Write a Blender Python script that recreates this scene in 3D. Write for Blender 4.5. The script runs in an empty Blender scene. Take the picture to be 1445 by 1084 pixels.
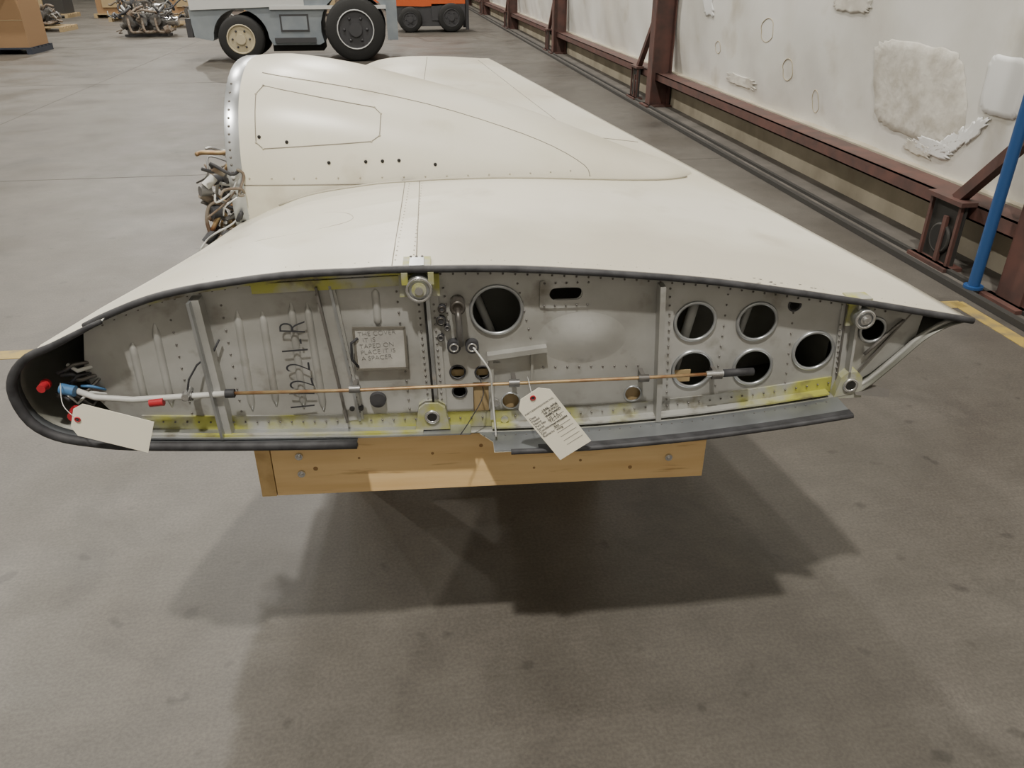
import bpy, math, random
from mathutils import Vector, Matrix
random.seed(7)
C=bpy.context.collection
# ------------------------------------------------------------------ materials
def mat(name,col,rough=.5,metal=0.0,col2=None,nscale=4.0,detail=6,lo=.35,hi=.65,bump=0.0,bscale=30,spec=.5,col3=None,n3=12,lo3=.58,hi3=.72,stretch=None):
    m=bpy.data.materials.new(name);m.use_nodes=True
    nt=m.node_tree;b=nt.nodes['Principled BSDF'];L=nt.links
    b.inputs['Base Color'].default_value=(*col,1);b.inputs['Roughness'].default_value=rough
    b.inputs['Metallic'].default_value=metal
    b.inputs['Specular IOR Level'].default_value=spec
    tc=nt.nodes.new('ShaderNodeTexCoord');vec=tc.outputs['Object']
    if stretch:
        mp=nt.nodes.new('ShaderNodeMapping');mp.inputs['Scale'].default_value=stretch;L.new(vec,mp.inputs[0]);vec=mp.outputs[0]
    def layer(sc,lo,hi,ca,cb):
        n=nt.nodes.new('ShaderNodeTexNoise');n.inputs['Scale'].default_value=sc;n.inputs['Detail'].default_value=detail
        r=nt.nodes.new('ShaderNodeValToRGB');r.color_ramp.elements[0].position=lo;r.color_ramp.elements[1].position=hi
        r.color_ramp.elements[0].color=ca;r.color_ramp.elements[1].color=cb
        L.new(vec,n.inputs['Vector']);L.new(n.outputs['Fac'],r.inputs['Fac']);return r.outputs['Color']
    if col2 is not None:
        o=layer(nscale,lo,hi,(*col,1),(*col2,1))
        if col3 is not None:
            f=layer(n3,lo3,hi3,(0,0,0,1),(1,1,1,1));mx=nt.nodes.new('ShaderNodeMixRGB')
            L.new(f,mx.inputs[0]);L.new(o,mx.inputs[1]);mx.inputs[2].default_value=(*col3,1);o=mx.outputs[0]
        L.new(o,b.inputs['Base Color'])
    if bump>0:
        n2=nt.nodes.new('ShaderNodeTexNoise');n2.inputs['Scale'].default_value=bscale;n2.inputs['Detail'].default_value=5
        bp=nt.nodes.new('ShaderNodeBump');bp.inputs['Strength'].default_value=bump;bp.inputs['Distance'].default_value=.02
        L.new(tc.outputs['Object'],n2.inputs['Vector']);L.new(n2.outputs['Fac'],bp.inputs['Height'])
        L.new(bp.outputs['Normal'],b.inputs['Normal'])
    return m
M={}
M['cream']=mat('cream_paint',(.72,.69,.59),.34,0,(.60,.56,.44),1.1,7,.44,.66,col3=(.46,.41,.31),n3=5.5,lo3=.60,hi3=.88)
def wing_paint():
    # cream paint with a foot-worn, discoloured walkway area behind the spar next to the root
    m=mat('worn_cream_wing_paint',(.72,.69,.59),.34,0,(.60,.56,.44),1.1,7,.44,.66,col3=(.46,.41,.31),n3=5.5,lo3=.58,hi3=.86)
    nt=m.node_tree;N=nt.nodes;L=nt.links;b=N['Principled BSDF'];src=b.inputs['Base Color'].links[0].from_socket
    tc=N.new('ShaderNodeTexCoord');sp=N.new('ShaderNodeSeparateXYZ');L.new(tc.outputs['Object'],sp.inputs[0])
    n=N.new('ShaderNodeTexNoise');n.inputs['Scale'].default_value=3.5;n.inputs['Detail'].default_value=7;L.new(tc.outputs['Object'],n.inputs['Vector'])
    def mr(s,a,c,d,e):
        q=N.new('ShaderNodeMapRange');q.inputs['From Min'].default_value=a;q.inputs['From Max'].default_value=c;q.inputs['To Min'].default_value=d;q.inputs['To Max'].default_value=e;L.new(s,q.inputs['Value']);return q.outputs['Result']
    def op(k,a,c):
        q=N.new('ShaderNodeMath');q.operation=k
        for i,v in enumerate((a,c)):
            if isinstance(v,(int,float)): q.inputs[i].default_value=v
            else: L.new(v,q.inputs[i])
        return q.outputs[0]
    yy=op('ADD',sp.outputs['Y'],mr(n.outputs['Fac'],.3,.7,-.12,.12))
    f=op('MULTIPLY',op('MULTIPLY',mr(sp.outputs['X'],-.166,-.155,0,1),mr(yy,.24,.50,1,0)),.75)
    mx=N.new('ShaderNodeMixRGB');L.new(f,mx.inputs[0]);L.new(src,mx.inputs[1]);mx.inputs[2].default_value=(.50,.465,.375,1)
    L.new(mx.outputs[0],b.inputs['Base Color']);return m
M['creamw']=wing_paint()
M['alu']=mat('rib_aluminium',(.46,.46,.445),.42,.35,(.30,.295,.275),4,9,.40,.64,.06,14,col3=(.17,.155,.125),n3=13,lo3=.57,hi3=.80)
M['alu2']=mat('bare_aluminium',(.50,.52,.54),.30,.75,(.32,.33,.34),9,6,.35,.7)
M['aluin']=mat('lip_inner_aluminium',(.30,.32,.34),.32,.6,(.19,.20,.21),5,6,.35,.7)
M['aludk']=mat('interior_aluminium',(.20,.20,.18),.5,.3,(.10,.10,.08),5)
M['zinc']=mat('zinc_chromate_primer',(.36,.36,.09),.5,.1,(.36,.36,.31),20,6,.40,.6)
M['zincw']=mat('primer_streaked_cap',(.40,.40,.38),.45,.3,(.42,.42,.10),7,7,.46,.58,col3=(.18,.16,.11),n3=20,lo3=.56,hi3=.72)
M['black']=mat('black_rubber_seal',(.022,.022,.025),.65,0,(.05,.05,.055),30)
M['dark']=mat('dark_void',(.012,.011,.010),.8)
M['seam']=mat('seam_gap',(.24,.22,.18),.6)
M['rivet']=mat('rivet_grey',(.17,.16,.15),.4,.5)
M['rivetl']=mat('rivet_cream',(.46,.43,.35),.4)
M['chrome']=mat('steel_fitting',(.6,.6,.6),.25,.9)
M['brass']=mat('corroded_brass',(.38,.27,.14),.45,.4,(.24,.11,.05),25,6,.45,.7)
M['tan']=mat('tan_primer_structure',(.34,.25,.13),.6)
M['hose']=mat('grey_hose',(.50,.50,.48),.5)
M['red']=mat('red_plastic',(.40,.02,.03),.4)
M['blue']=mat('blue_plastic',(.06,.16,.32),.45)
M['bluep']=mat('blue_paint',(.02,.06,.20),.4)
M['tag']=mat('tag_paper',(.88,.84,.71),.8)
M['note']=mat('note_paper',(.44,.43,.40),.85,0,(.33,.32,.30),20)
M['inkn']=mat('faded_ink',(.12,.12,.12),.7)
M['ink']=mat('ink',(.03,.03,.035),.7)
M['inkt']=mat('tag_print',(.10,.10,.12),.7)
M['tape']=mat('stained_tape',(.13,.12,.10),.8)
M['wood']=mat('pine_board',(.80,.58,.30),.6,0,(.66,.43,.19),2.2,6,.3,.75,col3=(.48,.29,.12),n3=5,lo3=.62,hi3=.74,stretch=(1.2,14,14))
M['woodend']=mat('board_end_grain',(.60,.42,.20),.7,0,(.48,.32,.14),30)
M['knot']=mat('wood_knot',(.30,.17,.07),.7)
def floor_mat():
    m=bpy.data.materials.new('stained_concrete');m.use_nodes=True;nt=m.node_tree;b=nt.nodes['Principled BSDF'];N=nt.nodes;L=nt.links
    tc=N.new('ShaderNodeTexCoord');V=tc.outputs['Object']
    def noise(sc,det,rg=.5,vec=None,dist=0):
        a=N.new('ShaderNodeTexNoise');a.inputs['Scale'].default_value=sc;a.inputs['Detail'].default_value=det;a.inputs['Roughness'].default_value=rg;a.inputs['Distortion'].default_value=dist
        L.new(vec or V,a.inputs['Vector']);return a.outputs['Fac']
    def ramp(f,p0,c0,p1,c1):
        r=N.new('ShaderNodeValToRGB');e=r.color_ramp.elements;e[0].position=p0;e[0].color=(*c0,1);e[1].position=p1;e[1].color=(*c1,1);L.new(f,r.inputs['Fac']);return r.outputs['Color']
    def mul(a,c):
        x=N.new('ShaderNodeMixRGB');x.blend_type='MULTIPLY';x.inputs[0].default_value=1;L.new(a,x.inputs[1]);L.new(c,x.inputs[2]);return x.outputs[0]
    g=lambda v:(v,v,v)
    base=ramp(noise(.5,9,.6),.32,(.074,.066,.056),.70,(.122,.112,.098))
    mid=ramp(noise(5,6,.65),.3,g(.84),.7,g(1.10))
    c=noise(100,3);fine=ramp(c,.35,g(.84),.65,g(1.12))
    mp=N.new('ShaderNodeMapping');mp.inputs['Scale'].default_value=(3,70,1);mp.inputs['Rotation'].default_value=(0,0,.12);L.new(V,mp.inputs[0])
    st=ramp(noise(1.2,3,.5,mp.outputs[0]),.35,g(.96),.65,g(1.03))
    oil=ramp(noise(1.5,6,.6,None,.6),.57,g(1),.72,g(.66))
    spots=ramp(noise(9,2,.4),.68,g(1),.75,g(.65))
    L.new(mul(mul(mul(mul(mul(base,mid),fine),st),oil),spots),b.inputs['Base Color'])
    rr=ramp(noise(1.3,5),.35,g(.36),.7,g(.56));L.new(rr,b.inputs['Roughness'])
    bp=N.new('ShaderNodeBump');bp.inputs['Strength'].default_value=.06;bp.inputs['Distance'].default_value=.01;L.new(c,bp.inputs['Height']);L.new(bp.outputs['Normal'],b.inputs['Normal'])
    return m
M['floor']=floor_mat()
M['yel']=mat('worn_yellow_paint',(.36,.26,.07),.6,0,(.17,.14,.09),9,8,.47,.66)
M['curb']=mat('dark_curb',(.035,.033,.030),.7)
M['joint']=mat('joint_sealant',(.07,.063,.055),.8)
M['gut']=mat('wall_base_concrete',(.12,.108,.095),.8,0,(.07,.063,.055),3)
M['vinyl']=mat('white_vinyl_insulation',(.70,.695,.66),.40,0,(.55,.53,.47),.9,8,.42,.75,.8,1.5,col3=(.45,.41,.32),n3=2.0,lo3=.60,hi3=.85)
M['dusty']=mat('dusty_insulation',(.50,.45,.35),.8,0,(.32,.28,.21),2,8,.35,.7,.4,5)
M['patch']=mat('peeled_paper',(.62,.60,.54),.7,0,(.47,.44,.38),7,8,.42,.68,.5,10)
M['patchw']=mat('vinyl_patch',(.76,.77,.76),.4)
M['redst']=mat('red_oxide_steel',(.12,.055,.045),.6,0,(.07,.04,.035),6)
M['stain']=mat('brown_stain',(.42,.36,.25),.8)
M['bluepost']=mat('blue_post_paint',(.02,.075,.22),.4)
M['backw']=mat('back_wall_metal',(.35,.34,.31),.6)
M['ceil']=mat('ceiling_white',(.6,.6,.57),.7)
M['tugw']=mat('tug_white',(.60,.61,.60),.4)
M['tugg']=mat('tug_grey',(.20,.23,.26),.45,0,(.26,.29,.31),3)
M['tire']=mat('tire_rubber',(.018,.018,.018),.75)
M['hubc']=mat('hub_cream',(.50,.44,.30),.5)
M['hubd']=mat('hub_dark',(.05,.05,.055),.5)
M['orange']=mat('orange_paint',(.60,.11,.025),.4)
M['card']=mat('cardboard',(.28,.17,.085),.8)
M['palb']=mat('dark_pallet',(.03,.035,.05),.7)
M['palw']=mat('pallet_wood',(.36,.27,.15),.8)
M['eng']=mat('engine_grey',(.22,.22,.22),.4,.6,(.08,.07,.06),8)
M['rust']=mat('rusty',(.14,.09,.06),.7,.2,(.25,.22,.18),20)
# ------------------------------------------------------------------ mesh builder
ROOM_SCALE=1.0
class MB:
    def __init__(s): s.v=[];s.f=[];s.m=[];s.sm=[];s.mats=[]
    def mi(s,m):
        m=M[m]
        if m not in s.mats: s.mats.append(m)
        return s.mats.index(m)
    def add(s,vs,fs,m,smooth=False):
        o=len(s.v);i=s.mi(m);s.v+= [tuple(v) for v in vs]
        for f in fs: s.f.append([o+a for a in f]);s.m.append(i);s.sm.append(smooth)
    def box(s,c,d,m,R=None):
        c=Vector(c);vs=[]
        for x in(-.5,.5):
            for y in(-.5,.5):
                for z in(-.5,.5):
                    p=Vector((x*d[0],y*d[1],z*d[2]))
                    if R is not None:p=R@p
                    vs.append(c+p)
        s.add(vs,[(0,1,3,2),(4,6,7,5),(0,4,5,1),(2,3,7,6),(0,2,6,4),(1,5,7,3)],m)
    def bx(s,a,b,m):
        s.box([(a[i]+b[i])/2 for i in range(3)],[abs(b[i]-a[i]) for i in range(3)],m)
    def bar(s,p0,p1,w,h,m,up=(0,1,0)):
        p0=Vector(p0);p1=Vector(p1);d=(p1-p0);l=d.length;d.normalize();up=Vector(up)
        x=d.cross(up).normalized();y=x.cross(d)
        R=Matrix((x,y,d)).transposed();s.box((p0+p1)/2,(w,h,l),m,R)
    def tube(s,pts,r,m,seg=8,cap=True):
        pts=[Vector(p) for p in pts];n=len(pts);vs=[];prev=None
        for i,p in enumerate(pts):
            t=(pts[min(i+1,n-1)]-pts[max(i-1,0)]).normalized()
            if prev is None:
                a=Vector((0,0,1)) if abs(t.z)<.9 else Vector((1,0,0));x=t.cross(a).normalized()
            else: x=(prev-t*prev.dot(t)).normalized()
            prev=x;y=t.cross(x);rr=r[i] if isinstance(r,(list,tuple)) else r
            for k in range(seg):
                a=2*math.pi*k/seg;vs.append(p+x*math.cos(a)*rr+y*math.sin(a)*rr)
        fs=[]
        for i in range(n-1):
            for k in range(seg):
                k2=(k+1)%seg;fs.append((i*seg+k,i*seg+k2,(i+1)*seg+k2,(i+1)*seg+k))
        if cap: fs.append(tuple(range(seg))[::-1]);fs.append(tuple((n-1)*seg+k for k in range(seg)))
        s.add(vs,fs,m,True)
    def cyl(s,p0,p1,r,m,seg=20): 
        s.tube([p0,p1],r,m,seg,False);n=len(s.v)
        a=s.v[n-2*seg:n-seg];b=s.v[n-seg:]
        s.add(a,[tuple(range(seg))[::-1]],m);s.add(b,[tuple(range(seg))],m)
    def ring(s,c,ax,R,r,m,seg=32,ms=8):
        c=Vector(c);ax=Vector(ax).normalized();a=Vector((0,0,1)) if abs(ax.z)<.9 else Vector((1,0,0))
        x=ax.cross(a).normalized();y=ax.cross(x);vs=[];fs=[]
        for i in range(seg):
            t=2*math.pi*i/seg;d=x*math.cos(t)+y*math.sin(t)
            for k in range(ms):
                q=2*math.pi*k/ms;vs.append(c+d*(R+r*math.cos(q))+ax*r*math.sin(q))
        for i in range(seg):
            for k in range(ms):
                fs.append((i*ms+k,((i+1)%seg)*ms+k,((i+1)%seg)*ms+(k+1)%ms,i*ms+(k+1)%ms))
        s.add(vs,fs,m,True)
    def ball(s,c,r,m,sc=(1,1,1),seg=8,rg=5):
        vs=[];fs=[]
        for j in range(rg+1):
            ph=math.pi*j/rg
            for k in range(seg):
                a=2*math.pi*k/seg;vs.append((c[0]+r*sc[0]*math.sin(ph)*math.cos(a),c[1]+r*sc[1]*math.sin(ph)*math.sin(a),c[2]+r*sc[2]*math.cos(ph)))
        for j in range(rg):
            for k in range(seg):
                fs.append((j*seg+k,j*seg+(k+1)%seg,(j+1)*seg+(k+1)%seg,(j+1)*seg+k))
        s.add(vs,fs,m,True)
    def loft(s,rings,m,closed=True,cap0=False,cap1=False,smooth=True):
        n=len(rings[0]);vs=[p for r in rings for p in r];fs=[]
        for i in range(len(rings)-1):
            for k in range(n if closed else n-1):
                k2=(k+1)%n;fs.append((i*n+k,i*n+k2,(i+1)*n+k2,(i+1)*n+k))
        s.add(vs,fs,m,smooth)
        if cap0: s.add(rings[0],[tuple(range(n))],m)
        if cap1: s.add(rings[-1],[tuple(range(n))],m)
    def prism(s,poly,y0,y1,m,axis='y'):
        n=len(poly)
        if axis=='y': a=[(p[0],y0,p[1]) for p in poly];b=[(p[0],y1,p[1]) for p in poly]
        else: a=[(y0,p[0],p[1]) for p in poly];b=[(y1,p[0],p[1]) for p in poly]
        s.add(a+b,[tuple(range(n)),tuple(range(n,2*n))[::-1]]+[(i,(i+1)%n,n+(i+1)%n,n+i) for i in range(n)],m)
    def build(s,name,parent=None,fixn=True):
        me=bpy.data.meshes.new(name);me.from_pydata(s.v,[],s.f)
        for m in s.mats: me.materials.append(m)
        for p,i,sm in zip(me.polygons,s.m,s.sm): p.material_index=i;p.use_smooth=sm
        me.update()
        if fixn:
            import bmesh
            b=bmesh.new();b.from_mesh(me);bmesh.ops.recalc_face_normals(b,faces=b.faces);b.to_mesh(me);b.free()
        if ROOM_SCALE!=1: me.transform(Matrix.Scale(ROOM_SCALE,4))
        o=bpy.data.objects.new(name,me);C.objects.link(o)
        if parent:o.parent=parent
        return o
def empty(name,loc=(0,0,0),rz=0):
    e=bpy.data.objects.new(name,None);C.objects.link(e);e.location=Vector(loc)*ROOM_SCALE;e.rotation_euler=(0,0,rz);e.empty_display_size=.2;return e
def text_obj(txt,size,m,name,parent,mw,ext=.0004,bold=0.0):
    cu=bpy.data.curves.new(name,'FONT');cu.body=txt;cu.size=size;cu.extrude=ext;cu.offset=bold;cu.space_line=.95
    o=bpy.data.objects.new(name+'_tmp',cu);C.objects.link(o)
    dg=bpy.context.evaluated_depsgraph_get();me=bpy.data.meshes.new_from_object(o.evaluated_get(dg))
    bpy.data.objects.remove(o);me.transform(mw);me.materials.clear();me.materials.append(M[m])
    q=bpy.data.objects.new(name,me);C.objects.link(q);q.parent=parent;return q
def catmull(P,sub=4):
    out=[];n=len(P)
    for i in range(n-1):
        p0=P[max(i-1,0)];p1=P[i];p2=P[i+1];p3=P[min(i+2,n-1)]
        for j in range(sub):
            t=j/sub;out.append(tuple(.5*((2*b)+(-a+c)*t+(2*a-5*b+4*c-d)*t*t+(-a+3*b-3*c+d)*t**3) for a,b,c,d in zip(p0,p1,p2,p3)))
    out.append(tuple(P[-1]));return out
def interp(T,x,k=1):
    if x<=T[0][0]:return T[0][k]
    for a,b in zip(T,T[1:]):
        if x<=b[0]:
            t=(x-a[0])/(b[0]-a[0]);return a[k]+(b[k]-a[k])*t
    return T[-1][k]
# ------------------------------------------------------------------ wing
W=empty('aircraft_wing',(.1735,1.569,.2),-math.radians(3.5))
TOP=[(1.098,.880),(.991,.901),(.886,.922),(.801,.938),(.634,.968),(.472,.994),(.315,1.012),(.162,1.026),(.013,1.036),(-.193,1.040),(-.28,1.038),(-.424,1.034),(-.599,1.013),(-.703,.991),(-.795,.957),(-.843,.935),(-.908,.904)]
NOSE=[(-.960,.882),(-1.000,.841),(-1.013,.790),(-.997,.728),(-.953,.690)]
BOT=[(-.883,.670),(-.80,.657),(-.632,.647),(-.45,.640),(-.31,.636),(-.1,.633),(.1,.631),(.25,.634),(.38,.641),(.495,.650),(.66,.668),(.82,.690),(.88,.705),(.945,.77),(1.0,.832),(1.05,.865),(1.095,.876)]
LOOP=catmull(TOP+NOSE+BOT,3)
topT=sorted(TOP+NOSE[:3]);botT=sorted(NOSE[2:]+BOT)
tz=lambda u:interp(topT,u);bz=lambda u:interp(botT,u)
U0,Z0,U1,Z1=-1.013,.79,1.098,.878
ST=[(-.2,-1.013,.79,1.098,.878,1),(.0,-1.013,.79,1.098,.878,1),(.2,-.960,.794,1.070,.882,.99),(.4,-.895,.80,1.031,.887,.96),(.6,-.830,.81,.991,.892,.93),(.85,-.770,.82,.942,.899,.90),(1.2,-.742,.832,.872,.908,.88),(1.85,-.73,.855,.744,.925,.84),(3.0,-.70,.895,.516,.956,.78),(4.25,-.665,.94,.27,.99,.72),(4.38,-.63,.945,.245,.992,.55),(4.43,-.55,.95,.24,.993,.25)]
def wp(u,z,s):
    a,b,c,d,t=[interp(ST,s,k) for k in range(1,6)]
    un=(u-U0)/(U1-U0);zn=z-(Z0+(Z1-Z0)*un);c0=(c-a)/(U1-U0)
    return (a+(c-a)*un,s,b+(d-b)*un+zn*c0*t)
def wtop(u,s,off=0):
    a,b,c,d,t=[interp(ST,s,k) for k in range(1,6)]
    un=(u-a)/(c-a);ur=U0+un*(U1-U0);p=wp(ur,tz(ur),s);return (p[0],p[1],p[2]+off)
stations=[-.03,0,.05,.1,.2,.3,.4,.5,.6,.72,.85,1.0,1.2,1.5,1.85,2.4,3,3.6,4.25,4.38,4.43]
def shell(name,rings,closed,cap1=False,th=.0025,inner='alu2',outer='cream'):
    b=MB();b.loft(rings,outer,closed,False,cap1);b.mi(inner);o=b.build(name,W)
    me=o.data;md=o.modifiers.new('skin','SOLIDIFY');md.thickness=th;md.offset=-1;md.material_offset=1;md.material_offset_rim=1
    return o
rings=[[wp(u,z,s) for u,z in LOOP] for s in stations]
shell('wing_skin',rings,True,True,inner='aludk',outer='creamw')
near=lambda u,z:min(range(len(LOOP)),key=lambda i:(LOOP[i][0]-u)**2+(LOOP[i][1]-z)**2)
i_nose0=near(-.80,.957);i_b1=near(-.31,.636);i_b2=near(-.05,.632);i_b3=near(.82,.69)
nl=LOOP[i_nose0:i_b1+1]
shell('nose_lip',[[(u,s,z) for u,z in nl] for s in(-.03,-.06)],False,inner='aluin')
bl=LOOP[i_b2:i_b3+1]
b=MB()
R3=[[(u+(.0 if s>-.05 else (.03*max(0,1-(i/4)))),s,z+dz) for i,(u,z) in enumerate(bl)] for s,dz in((-.03,.0015),(-.07,.0015),(-.112,.0015))]
b.loft(R3,'aluin',False);b.loft([[(p[0],p[1],p[2]-.0025) for p in r] for r in R3],'cream',False)
b.build('lower_lip',W)
b=MB()
b.tube([(u,-.036,z+.001) for u,z in catmull(TOP,3)[:-3]],.0075,'black',8)
b.tube([(u,-.030,z+.004) for u,z in catmull(TOP,3)[:-3]],.004,'rivet',6)
b.tube([(u,-.062,z) for u,z in nl],[.005+.006*min(1,i/14) for i in range(len(nl))],'black',10)
b.tube([(u,-.048,z-.010) for u,z in nl[18:]],.005,'rivet',8)
b.tube([(u,-.112,z-.001) for u,z in bl[1:]],.0065,'black',8)
b.add([(u,y,z+.0036) for u,z in bl[2:] for y in(-.112,-.092)],[(2*i,2*i+1,2*i+3,2*i+2) for i in range(len(bl[2:])-1)],'black')
b.build('edge_seal',W)
HOLES=[(.014,.930,.054),(.462,.887,.044),(.606,.882,.043),(.469,.766,.044),(.613,.766,.043),(.752,.803,.045),(.885,.851,.028),(.688,.919,.013),
 (-.076,.780,.016),(-.020,.777,.015),(-.073,.730,.015),(.045,.700,.020),(.333,.706,.019),(-.260,.719,.016)]
def web():
    cu=bpy.data.curves.new('web','CURVE');cu.dimensions='2D';cu.fill_mode='BOTH';cu.extrude=.0015
    out=[]
    us=[-.862+ i*(1.0+.862)/40 for i in range(41)]
    out+=[(u,tz(u)-.005) for u in us]
    out+=[(u,bz(u)+.006) for u in [.995-i*(.995+.80)/40 for i in range(41)]]
    out+=[(-.845,.70),(-.878,.75),(-.885,.82)]
    def spl(pts):
        s=cu.splines.new('POLY');s.points.add(len(pts)-1);s.use_cyclic_u=True
        for p,q in zip(s.points,pts): p.co=(q[0],q[1],0,1)
    spl(out)
    for u,z,r in HOLES: spl([(u+r*math.cos(t*math.pi/18),z+r*math.sin(t*math.pi/18)) for t in range(36)])
    h,r=.024,.0155
    sl=[(.161+h+r*math.cos(t),.966+r*math.sin(t)) for t in [(-90+i*15)*math.pi/180 for i in range(13)]]
    sl+=[(.161-h+r*math.cos(t),.966+r*math.sin(t)) for t in [(90+i*15)*math.pi/180 for i in range(13)]]
    spl(sl)
    spl([(-.042,.648),(-.006,.648),(-.006,.752),(-.042,.752)])
    o=bpy.data.objects.new('t',cu);C.objects.link(o)
    dg=bpy.context.evaluated_depsgraph_get();me=bpy.data.meshes.new_from_object(o.evaluated_get(dg));bpy.data.objects.remove(o)
    for v in me.vertices: v.co=Vector((v.co.x,-v.co.z,v.co.y))
    me.materials.clear();me.materials.append(M['alu'])
    q=bpy.data.objects.new('root_rib_web',me);C.objects.link(q);q.parent=W
web()
b=MB()
for u,z,r in HOLES[:7]:
    b.ring((u,-.003,z),(0,1,0),r+.002,.0042,'alu2',40,8)
for u,z,r in HOLES[7:]:
    b.ring((u,-.002,z),(0,1,0),r+.001,.0022,'black' if r<.017 else 'alu2',24,6)
def strip(us,f,w,y0,y1,m,dirn):
    vs=[];fs=[];n=len(us)
    for u in us:
        z=f(u);vs+=[(u,y0,z),(u,y0,z+dirn*w),(u,y1,z+dirn*w),(u,y1,z)]
    for i in range(n-1):
        for k in range(4): fs.append((i*4+k,i*4+(k+1)%4,(i+1)*4+(k+1)%4,(i+1)*4+k))
    b.add(vs,fs,m)
rng=lambda a,c,n:[a+(c-a)*i/n for i in range(n+1)]
strip(rng(-.84,.98,50),lambda u:tz(u)-.004,.028,-.0055,-.001,'alu',-1)
strip(rng(-.84,-.18,24),lambda u:tz(u)-.004,.012,-.020,-.0055,'zincw',-1)
strip(rng(-.79,.82,50),lambda u:bz(u)+.004,.040,-.006,-.001,'zincw',1)
strip(rng(-.79,-.05,30),lambda u:bz(u)+.006,.004,-.045,-.001,'alu2',1)
strip(rng(-.79,-.16,30),lambda u:bz(u)+.010,.005,-.040,-.030,'zincw',1)
strip(rng(.0,.80,30),lambda u:bz(u)+.010,.004,-.030,-.001,'zincw',1)
def stif(u0,z0,u1,z1,w,d,m='alu'):
    b.bar((u0,-d/2,z0),(u1,-d/2,z1),w,d,m)
stif(-.613,.985,-.600,.655,.018,.034);stif(-.622,.985,-.609,.655,.006,.05,'alu2')
stif(-.352,1.005,-.318,.668,.045,.008);stif(-.366,1.0,-.333,.668,.005,.020,'rivet');stif(-.338,1.0,-.305,.668,.006,.012,'alu2')
stif(-.138,1.005,-.128,.665,.050,.008);stif(-.135,1.0,-.126,.66,.008,.022,'alu2');stif(-.142,.99,-.133,.66,.004,.023,'dark')
stif(.372,.985,.392,.645,.012,.035);stif(.390,.985,.410,.645,.03,.006)
stif(.818,.925,.835,.700,.045,.008);stif(.826,.925,.842,.700,.006,.03);stif(.806,.925,.822,.700,.004,.012,'rivet')
stif(-.008,.822,.125,.838,.012,.022);stif(-.008,.80,.02,.80,.004,.006)
stif(.0,.82,.002,.655,.010,.010);stif(.093,.832,.095,.66,.006,.008)
stif(-.50,.998,-.18,1.008,.022,.012,'zincw')
b.build('rib_caps_and_stiffeners',W)
b=MB()
def frame_slot(cx,cz,w,h,sh,sr,y0,y1,m):
    o=[];i_=[]
    for q in range(40):
        a=2*math.pi*q/40;c,s_=math.cos(a),math.sin(a)
        k=min(w/2/max(abs(c),1e-6),h/2/max(abs(s_),1e-6));o.append((cx+c*k,cz+s_*k))
        ix=cx+(sh if c>0 else -sh)*min(1,abs(c)*3)+sr*c;i_.append((ix,cz+sr*s_))
    vs=[(p[0],y0,p[1]) for p in o]+[(p[0],y0,p[1]) for p in i_]+[(p[0],y1,p[1]) for p in o]+[(p[0],y1,p[1]) for p in i_];fs=[]
    for q in range(40):
        r=(q+1)%40;fs+=[(q,r,40+r,40+q),(q,80+q,80+r,r),(40+q,40+r,120+r,120+q)]
    b.add(vs,fs,m)
frame_slot(.166,.964,.115,.066,.022,.0145,-.005,-.001,'alu')
def bead(u0,z0,u1,z1,r=.013):
    n=8;pts=[(u0+(u1-u0)*i/n,.002,z0+(z1-z0)*i/n) for i in range(n+1)]
    b.tube(pts,[r*.2]+[r]*(n-1)+[r*.2],'alu',12)
for a in[(-.775,.73,-.772,.885),(-.720,.71,-.716,.93),(-.545,.69,-.540,.955),(-.490,.70,-.488,.95),(-.43,.69,-.425,.97),(-.385,.68,-.392,.97),(-.245,.90,-.245,.99)]: bead(*a,r=.0095)
rings=[]
for j in range(10):
    t=j/9;dd=.012*math.sin(math.pi/2*t)**1.5;rr=1-t
    rings.append([(.206+.105*rr*math.cos(a),-.0012-dd,.855+.066*rr*math.sin(a)) for a in [2*math.pi*k/40 for k in range(40)]])
b.loft(rings,'alu',True)
ar=sorted([(u,z) for u,z in LOOP if u>.83 and z<.872 and z>.69])
b.tube([(u,-.012,z+.004) for u,z in ar],.0065,'alu',8)
b.tube([(u-.05,-.010,z+.045) for u,z in ar[4:-4]],.004,'rivet',8)
b.bar((.85,-.004,.71),(.97,-.004,.895),.004,.004,'rivet')
b.add([(.86,-.04,.700),(.93,-.06,.702),(.945,-.03,.706),(.905,-.01,.712),(.86,-.005,.708)],[(0,1,2,3,4)],'rivet')
def riv(a,c,n,m='rivet',y=-.007,r=.0026):
    for i in range(n+1):
        t=i/n;b.ball((a[0]+(c[0]-a[0])*t,y,a[1]+(c[1]-a[1])*t),r,m,seg=6,rg=4)
for i in range(66):
    u=-.82+i*.0265;b.ball((u,-.007,tz(u)-.020),.0025,'rivet',seg=6,rg=4)
for i in range(62):
    u=-.77+i*.0258;b.ball((u,-.008,bz(u)+.030),.0025,'rivet',seg=6,rg=4)
for i in range(34):
    u=-.02+i*.0245;b.ball((u,-.045,bz(u)+.002),.0018,'rivet',seg=6,rg=4)
for du in(-.016,.016):
    riv((-.352+du,.98),(-.320+du,.69),15,y=-.009);riv((-.138+du,.95),(-.130+du,.70),16,y=-.009);riv((.817+du,.87),(.833+du,.745),9,y=-.009)
riv((.396,.97),(.414,.69),14,y=-.008);riv((-.20,.98),(-.19,.69),12,y=-.003)
riv((-.10,.985),(-.09,.89),5,y=-.003);riv((.118,.938),(.214,.938),4,y=-.007);riv((.118,.990),(.214,.990),4,y=-.007)
riv((.53,.95),(.53,.72),9,y=-.002);riv((.688,.90),(.70,.72),7,y=-.002);riv((.06,.99),(.09,.86),6,y=-.002)
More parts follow.
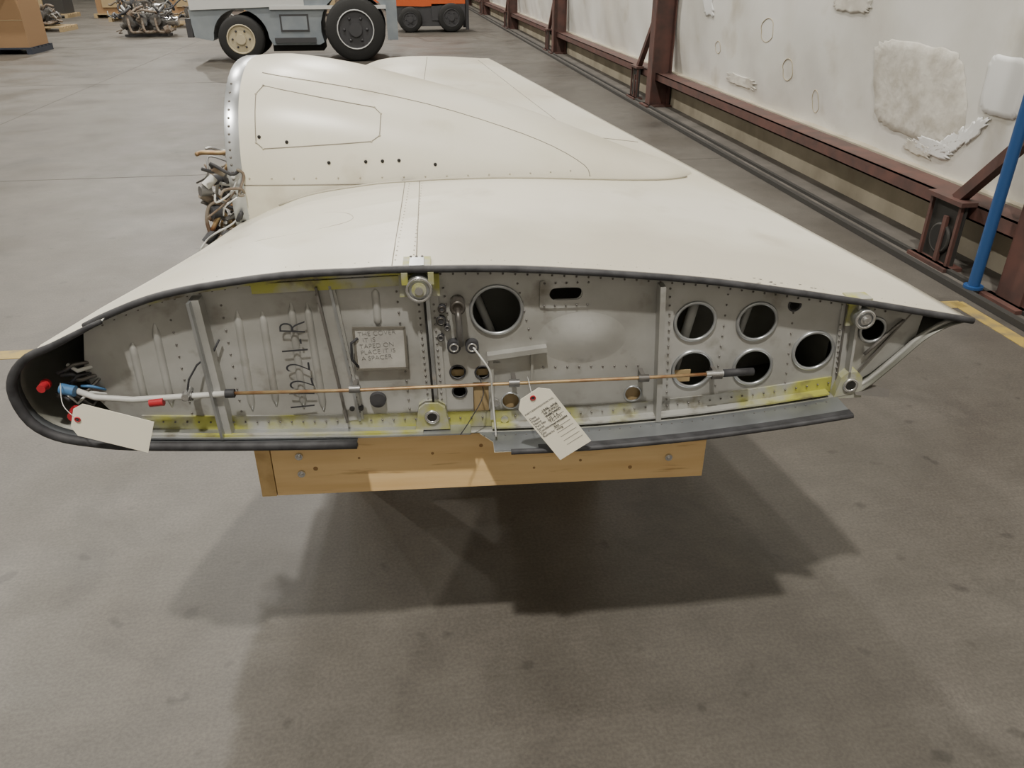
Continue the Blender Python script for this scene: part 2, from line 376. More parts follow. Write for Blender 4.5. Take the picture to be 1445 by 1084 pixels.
riv((.12,.785),(.34,.78),8,y=-.002);riv((-.57,.96),(-.57,.70),9,y=-.002);riv((-.68,.93),(-.68,.70),8,y=-.002)
for u,z,w,h in((.045,.690,.07,.05),(.333,.700,.06,.04),(-.024,.70,.05,.11),(-.05,.772,.09,.016),(.44,.742,.06,.03)): b.box((u,.012,z),(w,.004,h),'tan')
b.build('rib_pressings_and_rivets',W)
b=MB()
def fit(u,z,r,blk,lug=False):
    w,h=blk;b.bx((u-w/2,-.018,z-h/2),(u+w/2,-.001,z+h/2),'zinc')
    b.cyl((u,-.018,z),(u,-.040,z),r*1.15,'alu2',28);b.ring((u,-.042,z),(0,1,0),r,.004,'chrome',28)
    b.cyl((u,-.040,z),(u,-.046,z),r*.62,'zinc' if lug else 'chrome',20);b.cyl((u,-.046,z),(u,-.052,z),r*.35,'chrome',12)
fit(-.150,.998,.025,(.085,.050),True)
b.bx((-.182,-.03,1.036),(-.124,.03,1.046),'zinc');b.bx((-.185,-.045,1.010),(-.172,-.001,1.036),'zinc');b.bx((-.130,-.045,1.010),(-.118,-.001,1.036),'zinc')
b.bx((-.168,-.034,1.045),(-.138,.02,1.049),'alu2')
for du in(-.012,.0,.012): b.ball((-.154+du,.02,1.049),.003,'rivet')
fit(.838,.896,.020,(.060,.050))
b.bx((.80,-.03,.925),(.852,.01,.941),'zinc')
def lug(u,z,r,w):
    pl=[(u-w,z-.035),(u+w,z-.035),(u+w*.75,z+.02),(u+w*.35,z+.034),(u-w*.35,z+.034),(u-w*.75,z+.02)]
    b.prism(pl,-.030,-.001,'zinc');b.ring((u,-.031,z),(0,1,0),r,.004,'chrome',24);b.cyl((u,-.030,z),(u,-.033,z),r*.8,'dark',20)
lug(-.138,.682,.014,.040);lug(.846,.722,.015,.034)
for u,z in((-.082,.851),(-.042,.850)):
    b.cyl((u,-.002,z),(u,-.022,z),.015,'black',20);b.ring((u,-.022,z),(0,1,0),.009,.0022,'chrome',20)
for u,z,r in((-.108,.912,.011),(-.110,.872,.008),(-.095,.895,.007),(-.105,.940,.009)):
    b.cyl((u,-.002,z),(u,-.014,z),r,'black',14);b.ring((u,-.014,z),(0,1,0),r*.7,.0016,'eng',14)
b.cyl((-.071,-.002,.953),(-.071,-.04,.953),.016,'eng',18);b.ring((-.071,-.04,.953),(0,1,0),.013,.004,'eng',18)
b.tube([(-.071,-.035,.95),(-.070,-.050,.93),(-.068,-.045,.89),(-.066,-.03,.862)],.007,'eng',10)
b.tube(catmull([(-.040,-.02,.85),(-.020,-.045,.83),(-.004,-.05,.80),(.0,-.045,.74),(.004,-.06,.68),(.006,-.07,.645)],4),.0022,'hose',8)
b.tube(catmull([(-.03,-.02,.78),(-.02,-.04,.74),(-.05,-.06,.69),(-.075,-.07,.655)],4),.0012,'ink',6)
for u,z in((.01,.70),(.03,.655)): b.cyl((u,-.004,z),(u,-.012,z),.009,'chrome',14)
b.cyl((-.26,-.002,.719),(-.26,-.012,.719),.018,'black',20)
for u,z in((-.32,.70),(-.30,.70)): b.cyl((u,-.002,z),(u,-.012,z),.006,'black',12)
b.build('attachment_fittings',W)
b=MB()
zt_=.768
b.tube([(-.905,-.035,.790),(-.86,-.042,.772),(-.78,-.045,.764),(-.66,-.042,.766),(-.57,-.04,.768)],.0068,'hose',12)
b.tube([(-.57,-.040,zt_),(-.3,-.040,.764),(.05,-.040,.766),(.35,-.04,.768),(.53,-.04,.772)],.0040,'brass',10)
b.tube([(.53,-.04,.772),(.60,-.04,.774)],.009,'black',12)
for u in(-.305,.050,.345,.515):
    b.cyl((u-.012,-.04,zt_-.001),(u+.012,-.04,zt_-.001),.009,'eng',14);b.box((u,-.022,zt_),(.010,.036,.010),'rivet')
b.cyl((.49,-.04,.771),(.535,-.04,.772),.0075,'chrome',12)
b.cyl((-.585,-.04,zt_),(-.565,-.04,zt_),.010,'black',12)
b.cyl((-.675,-.042,.766),(-.655,-.042,.766),.011,'eng',12);b.cyl((-.665,-.06,.772),(-.665,-.02,.772),.008,'chrome',12)
b.tube([(-.665,-.04,.775),(-.66,-.03,.80),(-.64,-.02,.83),(-.60,-.015,.86),(-.585,-.012,.885)],.0022,'ink',6)
b.cyl((-.745,-.050,.757),(-.715,-.050,.759),.009,'red',12)
def cap_(u,y,z,m,r=.013): 
    b.cyl((u,y,z),(u,y-.03,z),r,m,14);b.cyl((u,y-.004,z),(u,y-.012,z),r*1.25,m,14)
cap_(-.955,-.03,.806,'red',.009);cap_(-.905,-.035,.738,'red',.012)
b.cyl((-.925,-.04,.795),(-.895,-.045,.790),.012,'blue',14)
for i in range(13):
    u=-.95+random.random()*.06;z=.76+random.random()*.08
    b.tube([(u,-.03+random.random()*.02,z),(u+.02,-.02,z+random.uniform(-.03,.03)),(u+.05,.01,z+random.uniform(-.05,.04)),(-.86,.04,z)],.0025+random.random()*.003,random.choice(['hose','blue','eng','eng','black']),8)
b.build('control_rod_and_lines',W)
b=MB()
b.box((-.243,-.012,.852),(.110,.003,.100),'note')
for a,c in(((-.300,.903),(-.186,.901)),((-.300,.802),(-.186,.802)),((-.298,.901),(-.298,.802)),((-.188,.901),(-.188,.802))):
    b.bar((a[0],-.0145,a[1]),(c[0],-.0145,c[1]),.005,.002,'tape')
b.tube([(-.290,-.014,.879),(-.305,-.018,.869),(-.307,-.018,.829),(-.295,-.014,.809)],.003,'ink',6)
b.build('taped_note',W)
Rf=Matrix(((1,0,0,0),(0,0,-1,0),(0,1,0,0),(0,0,0,1)))
text_obj("THE COVER\n  IT IS\nTAPED ON\nPLACE IT IS\nA SPACER",.0155,'inkn','note_writing',W,Matrix.Translation((-.290,-.0140,.882))@Matrix.Rotation(math.radians(-3),4,'Y')@Rf,.0003,-.0005)
for i,(ch,dz,sz,tl) in enumerate((('1',0,.058,-94),('1',.030,.060,-88),('2',.060,.056,-95),('2',.099,.055,-90),('1',.140,.060,-93),('-',.166,.055,-90),('R',.190,.058,-86))):
    text_obj(ch,sz,'ink','part_number_writing_%d'%i,W,Matrix.Translation((-.400+.002*(i%3),-.0125,.700+dz))@Matrix.Rotation(math.radians(tl),4,'Y')@Rf@Matrix.Diagonal((1,1.45,1,1)),.0005,-.0012)
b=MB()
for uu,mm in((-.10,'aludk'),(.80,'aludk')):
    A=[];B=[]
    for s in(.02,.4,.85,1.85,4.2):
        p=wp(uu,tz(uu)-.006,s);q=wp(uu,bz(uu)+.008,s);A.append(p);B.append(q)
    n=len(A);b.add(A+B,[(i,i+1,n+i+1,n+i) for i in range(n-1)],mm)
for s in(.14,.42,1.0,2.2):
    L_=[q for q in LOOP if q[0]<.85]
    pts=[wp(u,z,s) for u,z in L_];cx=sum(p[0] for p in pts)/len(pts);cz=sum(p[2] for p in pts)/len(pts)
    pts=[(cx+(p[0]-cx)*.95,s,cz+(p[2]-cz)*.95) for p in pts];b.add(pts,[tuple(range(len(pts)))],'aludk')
b.tube([(.40,.12,.72),(.47,.10,.80),(.50,.12,.90)],.012,'tan',8);b.tube([(.44,.06,.70),(.485,.06,.95)],.012,'hose',8)
b.tube([(.05,.10,.70),(.0,.10,.85),(-.05,.12,.98)],.010,'hose',8);b.tube([(.58,.08,.70),(.63,.08,.95)],.008,'hose',8);b.tube([(.72,.08,.72),(.77,.08,.9)],.008,'tan',8)
b.build('internal_spars',W)
# ------------------------------------------------------------------ nacelle
NC=1.25
NT=[(-.72,1.325,.410,.70),(-.60,1.330,.412,.70),(-.45,1.310,.410,.71),(-.3,1.278,.405,.72),(0,1.200,.385,.74),(.2,1.140,.362,.76),(.42,1.058,.320,.78),(.6,.990,.235,.80),(.72,.955,.14,.82),(.80,.930,.04,.84)]
NS=catmull(NT,3)
nn=2.5
def nsec(u): return [interp(NS,u,k) for k in(1,2,3)]
def nac_near(u,z,off=0.0):
    zt,w,zb=nsec(u);zc=.93;v=min(1,max(0,(z-zc)/(zt-zc)));x=(1-v**nn)**(1/nn)
    return (u,NC-(w+off)*x,z+off*.5*v)
b=MB();rings=[]
for u,zt,w,zb in NS:
    zc=.93 if zt>.96 else zt-.03;r=[]
    for k in range(64):
        a=2*math.pi*k/64;ca,sa=math.cos(a),math.sin(a);h=(zt-zc) if sa>0 else (zc-zb)
        x=abs(ca)**(2/nn)*(1 if ca>0 else -1);y=abs(sa)**(2/nn)*(1 if sa>0 else -1)
        r.append((u,NC+w*x,zc+h*y))
    rings.append(r)
b.loft(rings,'cream',True,False,True)
fr=rings[0]
sc=lambda x,k:[(x,NC+(p[1]-NC)*k,.98+(p[2]-.98)*k) for p in fr]
b.loft([sc(-.742,1.0),sc(-.700,1.004),sc(-.698,.999)],'alu2',True)
b.loft([sc(-.742,1.0),sc(-.742,.965),sc(-.66,.955)],'alu2',True,False,True)
b.build('engine_nacelle',W)
b=MB()
def seam(pts,r=.0015,m='seam'): b.tube([nac_near(u,z,.0002) for u,z in pts],r,m,6)
def dens(P,n=10):
    out=[]
    for a,c in zip(P,P[1:]):
        for i in range(n): t=i/n;out.append(tuple(x+(y-x)*t for x,y in zip(a,c)))
    out.append(P[-1]);return out
panel=[(-.63,1.270),(-.65,1.25),(-.65,1.125),(-.63,1.108),(-.31,1.120),(-.285,1.135),(-.28,1.19),(-.30,1.207),(-.63,1.270)]
seam(dens(panel,6))
for p in dens(panel,2)[::2]: 
    q=nac_near(p[0],p[1]-.0,.0);b.ball(q,.0035,'rivetl')
seam(dens([(-.70,1.005),(-.3,1.0),(0,.996),(.36,.985)]))
seam(dens(catmull([(-.64,1.300),(-.4,1.262),(-.14,1.205),(.10,1.135),(.26,1.075),(.36,1.02),(.375,.99)],3),3))
for u,z in((-.56,1.125),(-.44,1.065),(-.33,1.065),(-.28,1.065),(-.23,1.065),(-.12,1.05),(-.64,1.14)): b.ball(nac_near(u,z),.0055,'dark')
for i in range(16): b.ball(nac_near(-.68+i*.066,1.025-.001*i),.003,'rivetl')
for i in range(15): b.ball(nac_near(-.728,.98+i*.021),.004,'rivet')
def wseam(pts,r=.0014,m='seam'): b.tube([wtop(u,s,.0003) for u,s in pts],r,m,6)
wseam(dens([(-.205,-.02),(-.215,.86)]));wseam(dens([(-.155,.02),(-.17,.86)]))
for i in range(24):
    s=.03+i*.034;b.ball(wtop(-.20,s,0),.0022,'rivetl');b.ball(wtop(-.162,s,0),.0022,'rivetl')
for i in range(60):
    u=-.72+i*.029
    if not -.215<u<-.11: b.ball(wtop(u,.022,-.0004),.0020,'rivetl',seg=6,rg=4)
wseam(dens(catmull([(-.62,.30),(-.45,.33),(-.36,.37),(-.33,.43),(-.36,.50),(-.42,.54)],3),2),.0011,'rivetl')
wseam(dens([(-.20,2.0),(-.20,4.2)]),.002);wseam(dens([(.45,1.7),(.15,4.2)]),.0018);wseam(dens([(.46,1.7),(.72,1.75)]),.002)
b.bx((-.225,.848,wtop(-.2,.86)[2]-.012),(-.185,.872,wtop(-.2,.86)[2]+.003),'dark')
fair=[]
for i in range(30):
    u=-.60+i*(1.36/29);zt,w,zb=nsec(u);fair.append((u,NC-w-.012,wtop(u,NC-w-.012)[2]+.003))
b.tube(fair,.0035,'rivetl',8)
for i in range(18):
    u=.50+random.random()*.24;s=-.015+random.random()*.05;b.ball(wtop(u,s,-.0015),.0035,'rivet',sc=(1.8,.7,.8),seg=6,rg=4)
b.build('panel_seams_and_fasteners',W)
b=MB()
for i in range(130):
    s0=.85+random.random()**2*.45;z0=.78+random.random()*.28
    p=[Vector((-.71,s0,z0))]
    for k in range(4):
        q=p[-1]+Vector((random.uniform(-.055,.015),random.uniform(-.035,.03),random.uniform(-.05,.035)));q.x=max(q.x,-.85);q.z=min(q.z,1.08);p.append(q)
    b.tube(catmull([tuple(x) for x in p],4),random.choice([.003,.004,.005,.007]),random.choice(['rust','brass','eng','black','hose','chrome','rust','rust','black','eng']),8)
for i in range(40):
    c=(-.73-random.random()*.10,.85+random.random()**2*.35,.78+random.random()*.28)
    b.cyl(c,(c[0]-.025,c[1]-.02,c[2]+random.uniform(-.03,.03)),.008+random.random()*.012,random.choice(['rust','eng','chrome','eng','hose','black','rust']),12)
b.tube(catmull([(-.72,.88,.90),(-.80,.86,.95),(-.83,.85,.90),(-.82,.85,.82),(-.80,.86,.74)],5),.006,'rust',10)
b.tube(catmull([(-.72,.90,.84),(-.78,.86,.86),(-.80,.85,.80),(-.78,.86,.72)],5),.009,'eng',10)
b.cyl((-.80,.85,.80),(-.80,.85,.75),.016,'bluep',14)
b.box((-.725,.90,.86),(.03,.12,.04),'bluep')
b.build('firewall_wiring',W)
# ------------------------------------------------------------------ tags
def tag(corners,y,txt,name,hole):
    e=empty(name,W.location,W.rotation_euler[2])
    a,bb,c,d=[Vector((p[0],y,p[1])) for p in corners]
    L=((c+d)/2-(a+bb)/2).normalized();X=(bb-a).normalized();w=(bb-a).length;l=((c+d)/2-(a+bb)/2).length
    X=(X-L*X.dot(L)).normalized();o=(a+bb)/2
    P=lambda x,t,yy=0:o+X*x*w+L*t*l+Vector((0,yy,0))
    pl=[P(-.28,0),P(.28,0),P(.5,.10),P(.5,1),P(-.5,1),P(-.5,.10)]
    m=MB();m.add(pl+[p+Vector((0,.001,0)) for p in pl],[(0,1,2,3,4,5),(11,10,9,8,7,6)]+[(i,(i+1)%6,6+(i+1)%6,6+i) for i in range(6)],'tag')
    hc=P(0,.07,-.001);m.ring(hc,(0,1,0),.005,.0016,'red',20);m.cyl(hc,hc+Vector((0,-.0006,0)),.004,'ink',12)
    m.tube(catmull([tuple(hc),tuple(hc+Vector((hole[0]*.5,.01,hole[1]*.6))),tuple(hc+Vector((hole[0],hole[2],hole[1])))],5),.0009,'hose',6)
    if txt:
        for i in range(9):
            t=.30+i*.07;m.bar(P(-.08,t,-.0006),P(.42,t,-.0006),.0005,.0004,'inkt')
    m.build('tag_card',e)
    if txt:
        Up=-L
        def mw(pos):
            return Matrix(((X.x,Up.x,0,pos.x),(X.y,Up.y,-1,pos.y),(X.z,Up.z,0,pos.z),(0,0,0,1)))
        text_obj("PARTS IDENTIFICATION TAG",.0056,'inkt','tag_heading',e,mw(P(-.46,.22,-.0008)),.0001)
        text_obj("Date\nModel\nName\nPart No\nSerial\nCondition\nQty\nRemarks",.0082,'inkt','tag_labels',e,mw(P(-.45,.31,-.0008)),.0001)
        text_obj("1946  wing\n58 (KING)\nINBOARD\nUT 2 4\nTC-1421\nserviceable\nRH\nwing",.0088,'ink','tag_handwriting',e,mw(P(-.05,.30,-.0009)),.0001)
    return e
tag([(.036,.775),(.115,.800),(.219,.660),(.143,.614)],-.128,True,'paper_tag',(-.004,.01,.08))
tag([(-.905,.738),(-.850,.797),(-.703,.742),(-.757,.682)],-.120,False,'paper_tag',(-.05,.05,.07))
# ------------------------------------------------------------------ stand
S=empty('wooden_stand',W.location,W.rotation_euler[2])
Z=-.2
b=MB()
b.bx((-.525,.010,.452),(.532,.050,.622),'wood')
b.bx((-.525,.052,.452),(.532,.095,.622),'wood')
b.bx((-.562,.008,.452),(-.527,.097,.625),'woodend')
for u in(-.46,.44):
    for z in(.515,.565):
        b.cyl((u,.010,z),(u,.004,z),.009,'chrome',16);b.cyl((u,.004,z),(u,-.002,z),.005,'chrome',6)
for u in(-.46,.44):
    b.bx((u-.045,.097,.46),(u+.045,2.75,.55),'wood')
    for s in(1.05,2.65):
        b.bx((u-.045,s-.045,Z),(u+.045,s+.045,.46),'wood')
    b.bx((u-.05,1.0,Z),(u+.05,2.75,Z+.09),'wood')
for s in(1.05,2.65):
    b.bx((-.50,s-.04,Z+.09),(.47,s+.04,Z+.18),'wood')
b.bx((-.55,2.60,.55),(.50,2.70,.74),'wood')
for k in range(7):
    u=-.42+k*.13+random.uniform(-.04,.04);z=.475+random.random()*.10
    b.cyl((u,.0102,z),(u,.0092,z),.003+random.random()*.003,'knot',10)
b.build('timber_frame',S)
# ------------------------------------------------------------------ room
ROOM_SCALE=1.125
H=12.6
b=MB();b.bx((-16,-8,-.1),(3.6,46,0),'floor');b.build('floor')
b=MB();b.bx((-16.2,-8,0),(-16,46,H),'backw');b.build('wall_left')
b=MB();b.bx((-16,46,0),(3.6,46.2,H),'backw');b.build('wall_back')
b=MB();b.bx((-16,-8.2,0),(3.6,-8,H),'backw');b.build('wall_front')
b=MB();b.bx((-16.2,-8.2,H),(3.8,46.2,H+.2),'ceil');b.build('ceiling')
def wx(y,z):
    bul=.06*math.sin(math.pi*min(1,max(0,(z-.40)/1.8))) if z<2.2 else 0.0
    return 3.46-bul+.012*math.sin(y*2.1+z*3)+.008*math.sin(y*5.3-z*4)+.012*math.sin(y*9.0+math.sin(z*5)*1.5)*max(0,1-z/2)
b=MB();ny,nz=360,34
vs=[];fs=[]
for i in range(ny+1):
    y=-8+54*i/ny
    for j in range(nz+1):
        z=.40+(H-.4)*(j/nz)**2;vs.append((wx(y,z),y,z))
for i in range(ny):
    for j in range(nz): fs.append((i*(nz+1)+j,(i+1)*(nz+1)+j,(i+1)*(nz+1)+j+1,i*(nz+1)+j+1))
b.add(vs,fs,'vinyl',True)
b.bx((3.40,-8,0),(3.6,46,.40),'dusty')
b.bx((3.50,-8,.40),(3.6,46,H),'vinyl')
def patch(y0,z0,ry,rz,m,jag,e=.55,n=56,sk=0):
    rr=[]
    edge=[1+random.uniform(-jag,jag) for _ in range(n)]
    for q in(1.0,.97,.8,.55,.3,.05):
        r=[]
        for k in range(n):
            a=2*math.pi*k/n;c,s_=math.cos(a),math.sin(a)
            zz=rz*q*edge[k]*abs(s_)**e*(1 if s_>0 else -1);yy=y0+ry*q*edge[k]*abs(c)**e*(1 if c>0 else -1)+sk*zz;zz+=z0
            r.append((wx(yy,zz)-(.002 if q==1 else .012),yy,zz))
        rr.append(r)
    b.loft(rr,m,True,False,True)
patch(5.05,.84,.52,.29,'patch',.05,.45,sk=.3);patch(4.22,.98,.18,.16,'patchw',.03,.35);patch(4.75,.54,.20,.05,'patchw',.14)
patch(4.55,.62,.08,.08,'patchw',.25,sk=-1);patch(4.42,.70,.06,.09,'patchw',.25,sk=-1);patch(4.9,.50,.16,.04,'patch',.2)
patch(7.9,.55,.35,.05,'patch',.2);patch(8.9,1.2,.12,.12,'patchw',.15,sk=.5);patch(6.0,1.35,.25,.08,'patch',.12)
for y,z,a,c in((6.9,.77,.09,.09),(6.4,.58,.06,.09),(7.4,1.05,.12,.10),(8.6,.8,.08,.06)):
    b.tube([(wx(y+a*math.cos(t*math.pi/12),z+c*math.sin(t*math.pi/12))-.001,y+a*math.cos(t*math.pi/12)*(1+.1*math.sin(t)),z+c*math.sin(t*math.pi/12)) for t in range(25)],.0035,'stain',6,False)
b.build('wall_right')
b=MB();b.bx((2.98,-8,0.001),(3.02,46,.035),'curb');b.bx((3.10,-8,.001),(3.13,46,.03),'curb');b.bx((3.02,-8,.001),(3.4,46,.008),'gut')
b.build('trim_1')
G=MB()
for z0,z1 in((.30,.395),(2.25,2.40),(4.2,4.35),(7,7.15)):
    G.bx((3.20,-8,z0),(3.215,46,z1),'redst');G.bx((3.20,-8,z1-.012),(3.38,46,z1),'redst');G.bx((3.20,-8,z0),(3.30,46,z0+.01),'redst')
G.build('trim_2')
for Yc in(-3.0,3.42,9.95,16.4,22.9,29.4,35.9):
    b=MB()
    b.bx((3.12,Yc-.09,0),(3.135,Yc+.09,H-.1),'redst');b.bx((3.36,Yc-.09,0),(3.375,Yc+.09,H-.1),'redst');b.bx((3.13,Yc-.006,0),(3.365,Yc+.006,H-.1),'redst')
    b.bx((3.06,Yc-.14,0.008),(3.39,Yc+.14,.03),'redst')
    k=Yc+.68
    b.bx((3.12,k-.16,.008),(3.14,k-.14,.40),'redst');b.bx((3.12,k+.10,.008),(3.14,k+.12,.40),'redst');b.bx((3.15,k-.16,.008),(3.165,k+.12,.38),'curb')
    b.bx((3.12,k-.06,.008),(3.14,k-.03,.30),'redst')
    b.bx((3.10,k-.18,.385),(3.20,k+.14,.41),'redst');b.bx((3.08,k-.2,.008),(3.2,k+.16,.03),'redst')
    b.cyl((3.15,k-.02,.16),(3.13,k-.02,.16),.08,'dark',24);b.ring((3.14,k-.02,.16),(1,0,0),.08,.012,'curb',24)
    b.bar((3.17,k-.05,.40),(3.17,Yc+.02,1.05),.06,.06,'redst',up=(1,0,0))
    b.build('steel_column')
b=MB();b.cyl((3.05,3.60,0.036),(3.05,3.60,4.2),.030,'bluepost',20);b.cyl((3.05,3.6,.036),(3.05,3.6,.05),.05,'bluepost',20);b.build('blue_post')
b=MB()
b.box((.48,3.50,.001),(4.86,.09,.002),'yel',Matrix.Rotation(-.012,3,'Z'))
b.box((-8.8,3.62,.001),(13.7,.09,.002),'yel',Matrix.Rotation(-.012,3,'Z'))
b.bx((2.85,-8,.0001),(2.93,3.50,.002),'yel')
b.build('floor_line')
b=MB()
for y in(7.0,13.0,19,25,31): b.bx((-16,y,.0001),(2.95,y+.010,.0012),'joint')
for x in(-4.4,-10.5): b.bx((x,-8,.0001),(x+.010,46,.0012),'joint')
b.build('floor_joint')
T=empty('tow_tractor',(-1.65,15.6,0))
b=MB()
def wheel(x,y,r,w,hub,z=None):
    z=r;b.loft([[(x+rr*math.cos(a),yy,z+rr*math.sin(a)) for a in [2*math.pi*k/32 for k in range(32)]] for yy,rr in((y,r*.62),(y,r*.90),(y+w*.12,r),(y+w*.88,r),(y+w,r*.90),(y+w,r*.62))],'tire',True)
    b.cyl((x,y+.03,z),(x,y+w-.03,z),r*.63,hub,28);b.ring((x,y+.01,z),(0,1,0),r*.60,r*.04,hub,28)
    b.cyl((x,y+.03,z),(x,y-.02,z),r*.22,hub,20)
    for k in range(6):
        a=k*math.pi/3;b.ball((x+r*.38*math.cos(a),y+.02,z+r*.38*math.sin(a)),r*.05,'hubd')
wheel(-1.00,0,.39,.26,'hubc');wheel(1.02,-.05,.53,.34,'hubd');wheel(-1.00,1.2,.39,.26,'hubc');wheel(1.02,1.2,.53,.34,'hubd')
b.ring((1.02,-.055,.53),(0,1,0),.32,.010,'tugw',28)
def arch(cx,cz,r,a0,a1,n=14): return [(cx+r*math.cos(math.radians(a0+(a1-a0)*i/n)),cz+r*math.sin(math.radians(a0+(a1-a0)*i/n))) for i in range(n+1)]
prof=[(-1.80,.42),(-1.50,.36)]+arch(-1.00,.39,.48,180,0)+[(-.46,.28),(.36,.28)]+arch(1.02,.53,.62,200,-18)+[(1.66,.34),(1.75,.40),(1.75,1.25),(.25,1.30),(.20,1.06),(-.35,1.04),(-1.78,1.0),(-1.84,.85)]
b.prism(prof,.10,1.30,'tugg')
b.prism([(-1.80,.86),(.15,.92),(.15,1.45),(-.3,1.55),(-1.7,1.42),(-1.82,1.25)],.06,1.34,'tugw')
b.bx((-.42,.04,.32),(.30,.14,.40),'hubd');b.bx((-.45,.05,.86),(1.76,.10,.92),'tugw')
b.bx((-.30,.085,.50),(.20,.10,.78),'hubd');b.bx((-.27,.08,.53),(.17,.10,.75),'tugg')
b.bx((.15,.3,1.2),(1.5,1.2,1.55),'tugw');b.bx((.35,.4,1.5),(1.0,1.0,1.7),'hubd')
b.bx((-1.92,.10,.42),(-1.82,1.3,.72),'hubd')
b.bx((1.58,.02,.35),(1.77,.12,1.2),'tugg')
b.bx((-.5,.3,.16),(.4,1.1,.36),'dark')
b.tube([(.0,.5,1.5),(.12,.5,1.9)],.02,'hubd',8);b.ring((.10,.5,1.9),(.3,0,1),.2,.015,'hubd')
for x in(.2,1.5): 
    for y in(.25,1.2): b.tube([(x,y,1.3),(x,y,2.3)],.03,'hubd',8)
b.bx((.1,.15,2.3),(1.6,1.3,2.36),'tugw')
b.build('tractor_body',T)
T=empty('forklift',(1.05,22,0));b=MB()
wheel(-.55,0,.30,.25,'hubd');wheel(.50,0,.34,.25,'hubd');wheel(-.55,.9,.30,.25,'hubd');wheel(.50,.9,.34,.25,'hubd')
b.prism([(-.95,.62),(-.2,.60),(.14,.62),(.86,.66),(.86,1.1),(.2,1.25),(-.8,1.2),(-.98,1.0)],.06,1.1,'orange')
b.prism([(-.90,.62),(-.90,.30),(-.8,.14),(.75,.14),(.86,.30),(.86,.66)],.10,1.06,'hubd')
b.bx((.0,.06,.28),(.85,1.1,.66),'hubd');b.bx((-.3,.3,1.2),(.2,.9,1.4),'hubd')
for y in(.15,1.0): 
    b.tube([(-.6,y,1.2),(-.5,y,2.2),(.5,y,2.2),(.65,y,1.1)],.035,'hubd',8);b.bx((.88,y,.05),(.96,y+.1,2.4),'hubd')
b.build('forklift_body',T)
def pallet(b,x0,y0,w,d,m,z=0):
    for i in range(3): b.bx((x0+i*(w-.1)/2,y0,z),(x0+i*(w-.1)/2+.1,y0+d,z+.09),m)
    for i in range(6): b.bx((x0,y0+i*(d-.1)/5,z+.09),(x0+w,y0+i*(d-.1)/5+.1,z+.12),m)
b=MB();pallet(b,-8.35,17.7,1.35,1.1,'palb')
b.bx((-8.3,17.75,.12),(-7.05,18.75,1.15),'card');b.bx((-8.3,17.745,.60),(-7.05,17.75,.615),'palw');b.bx((-7.65,17.744,.12),(-7.60,17.75,1.15),'palw')
for a in(0,1): b.box((-8.0+a*.6,17.6+a*.0,1.2),(.55,.3,.01),'card',Matrix.Rotation(-.5,3,'X'))
b.build('cardboard_box_on_pallet')
def engine(name,x,y,s=1.0,pal=True,n=30):
    b=MB()
    if pal: pallet(b,x-.7*s,y-.1,1.5*s,1.1,'palw')
    z=.13 if pal else .05
    b.bx((x-.35*s,y+.3,z),(x+.35*s,y+.7,z+.35*s),'eng')
    if not pal: b.bx((x-.4*s,y+.25,0),(x+.4*s,y+.75,.05),'hubd')
    for i in range(3):
        for sd in(-1,1):
            cx=x+(-.25+i*.25)*s;cy=y+.5+sd*.2
            for k in range(5): b.cyl((cx,cy+sd*k*.05,z+.25*s),(cx,cy+sd*(k*.05+.03),z+.25*s),.10*s,'eng',14)
            b.tube(catmull([(cx,cy+sd*.2,z+.3*s),(cx+.05,cy+sd*.3,z+.1),(cx+.2,cy+sd*.25,z+.06),(x+.5*s,y+.5,z+.1)],4),.025*s,'rust',8)
    b.cyl((x+.35*s,y+.5,z+.22*s),(x+.6*s,y+.5,z+.22*s),.08*s,'chrome',16)
    for i in range(n):
        p=[Vector((x+random.uniform(-.6,.6)*s,y+random.uniform(0,.9),z+random.uniform(.05,.5)*s))]
        for k in range(3): 
            q=p[-1]+Vector((random.uniform(-.18,.18),random.uniform(-.1,.1),random.uniform(-.15,.15)));q.z=max(q.z,z+.03);p.append(q)
        b.tube(catmull([tuple(v) for v in p],3),random.choice([.012,.02,.03]),random.choice(['rust','hubd','eng','black','hose','rust']),6)
    for i in range(8):
        c=(x+random.uniform(-.6,.6)*s,y+random.uniform(0,.8),z+random.uniform(.05,.35)*s);b.cyl(c,(c[0]+.1,c[1],c[2]+.05),.05+random.random()*.05,random.choice(['eng','eng','rust','black']),14)
    b.build(name)
engine('aircraft_engine_on_pallet',-9.2,23.6,1.0)
engine('aircraft_engine_on_pallet',-5.9,21.5,1.25,False,50)
engine('aircraft_engine_on_pallet',-7.6,27.5,1.2,True,30)
engine('aircraft_engine_on_pallet',-11.5,24.5,1.3,True,30)
engine('aircraft_engine_on_pallet',-5.2,24.6,1.1,True,30)
b=MB()
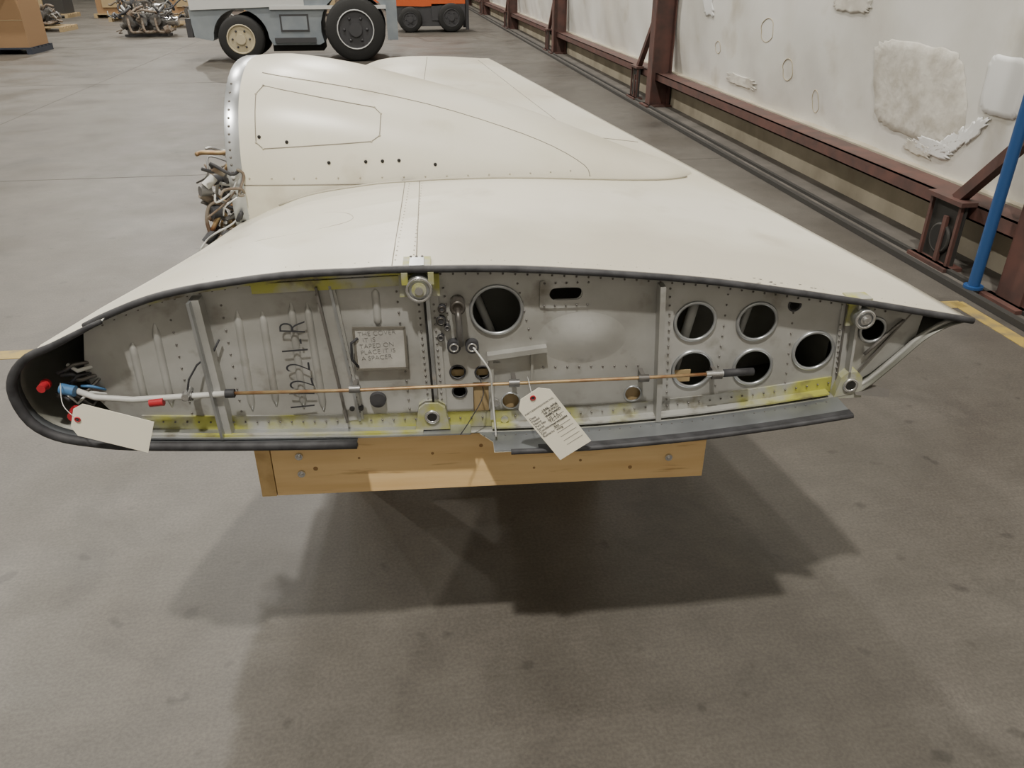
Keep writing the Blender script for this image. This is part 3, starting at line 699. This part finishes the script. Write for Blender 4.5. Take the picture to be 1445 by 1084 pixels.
for i in range(5):
    x=-11.8+i*2.3
    pallet(b,x,29.5,1.5,1.2,'palw');b.bx((x+.1,29.6,.12),(x+1.4,30.5,.7+random.random()*.8),random.choice(['card','curb','backw','rust']))
    b.bx((x+.3,29.55,.3),(x+.8,29.6,.55),'palw')
b.build('stored_crates')
b=MB()
for x in(-7.5,-5.0,-2.5,0.0):
    b.bx((x,33,0),(x+.1,33.1,3.2),'bluep');b.bx((x,34,0),(x+.1,34.1,3.2),'bluep')
for z in(.25,1.3,2.4): b.bx((-7.5,33,z),(.1,34.1,z+.1),'orange')
for z in(.35,1.4):
    for i in range(8): b.bx((-7.3+i*.9,33.1,z),(-6.7+i*.9,33.9,z+.3+random.random()*.5),random.choice(['card','curb','palw','eng']))
b.build('storage_rack')
ROOM_SCALE=1.0
# ------------------------------------------------------------------ lights
def lamp(x,y,e,size=.5,col=(1,.955,.87)):
    l=bpy.data.lights.new('high_bay','AREA');l.shape='DISK';l.size=size;l.energy=e;l.color=col
    root=empty('ceiling_light',(x,y,13.15))
    o=bpy.data.objects.new('high_bay_bulb',l);C.objects.link(o);o.parent=root;o.location=(0,0,-.02)
    m=MB();m.loft([[(r*math.cos(a),r*math.sin(a),z) for a in [2*math.pi*k/24 for k in range(24)]] for r,z in((.42,0),(.36,.12),(.16,.32),(.10,.5))],'alu2',True,False,True);m.cyl((0,0,.5),(0,0,1.0),.02,'hubd',8)
    m.build('high_bay_shade',root)
lamp(-1.2,-3.4,2150)
for x,y,e in((-1.4,13,1150),(-.7,25,1300),(-.7,38,1300),(-10,3.4,950),(-10,16,1450),(-10,28,1500),(-10,40,1300),(1.2,5.5,220)): lamp(x,y,e)
w=bpy.data.worlds.new('W');bpy.context.scene.world=w;w.use_nodes=True
w.node_tree.nodes['Background'].inputs[0].default_value=(.9,.95,1,1);w.node_tree.nodes['Background'].inputs[1].default_value=.2
cd=bpy.data.cameras.new('camera');cam=bpy.data.objects.new('camera',cd);C.objects.link(cam)
cd.sensor_width=36;cd.lens=27.40;cam.location=(0,0,1.8)
cam.rotation_euler=(math.radians(90-28.45),0,math.radians(-8.05));cd.clip_end=200
bpy.context.scene.camera=cam
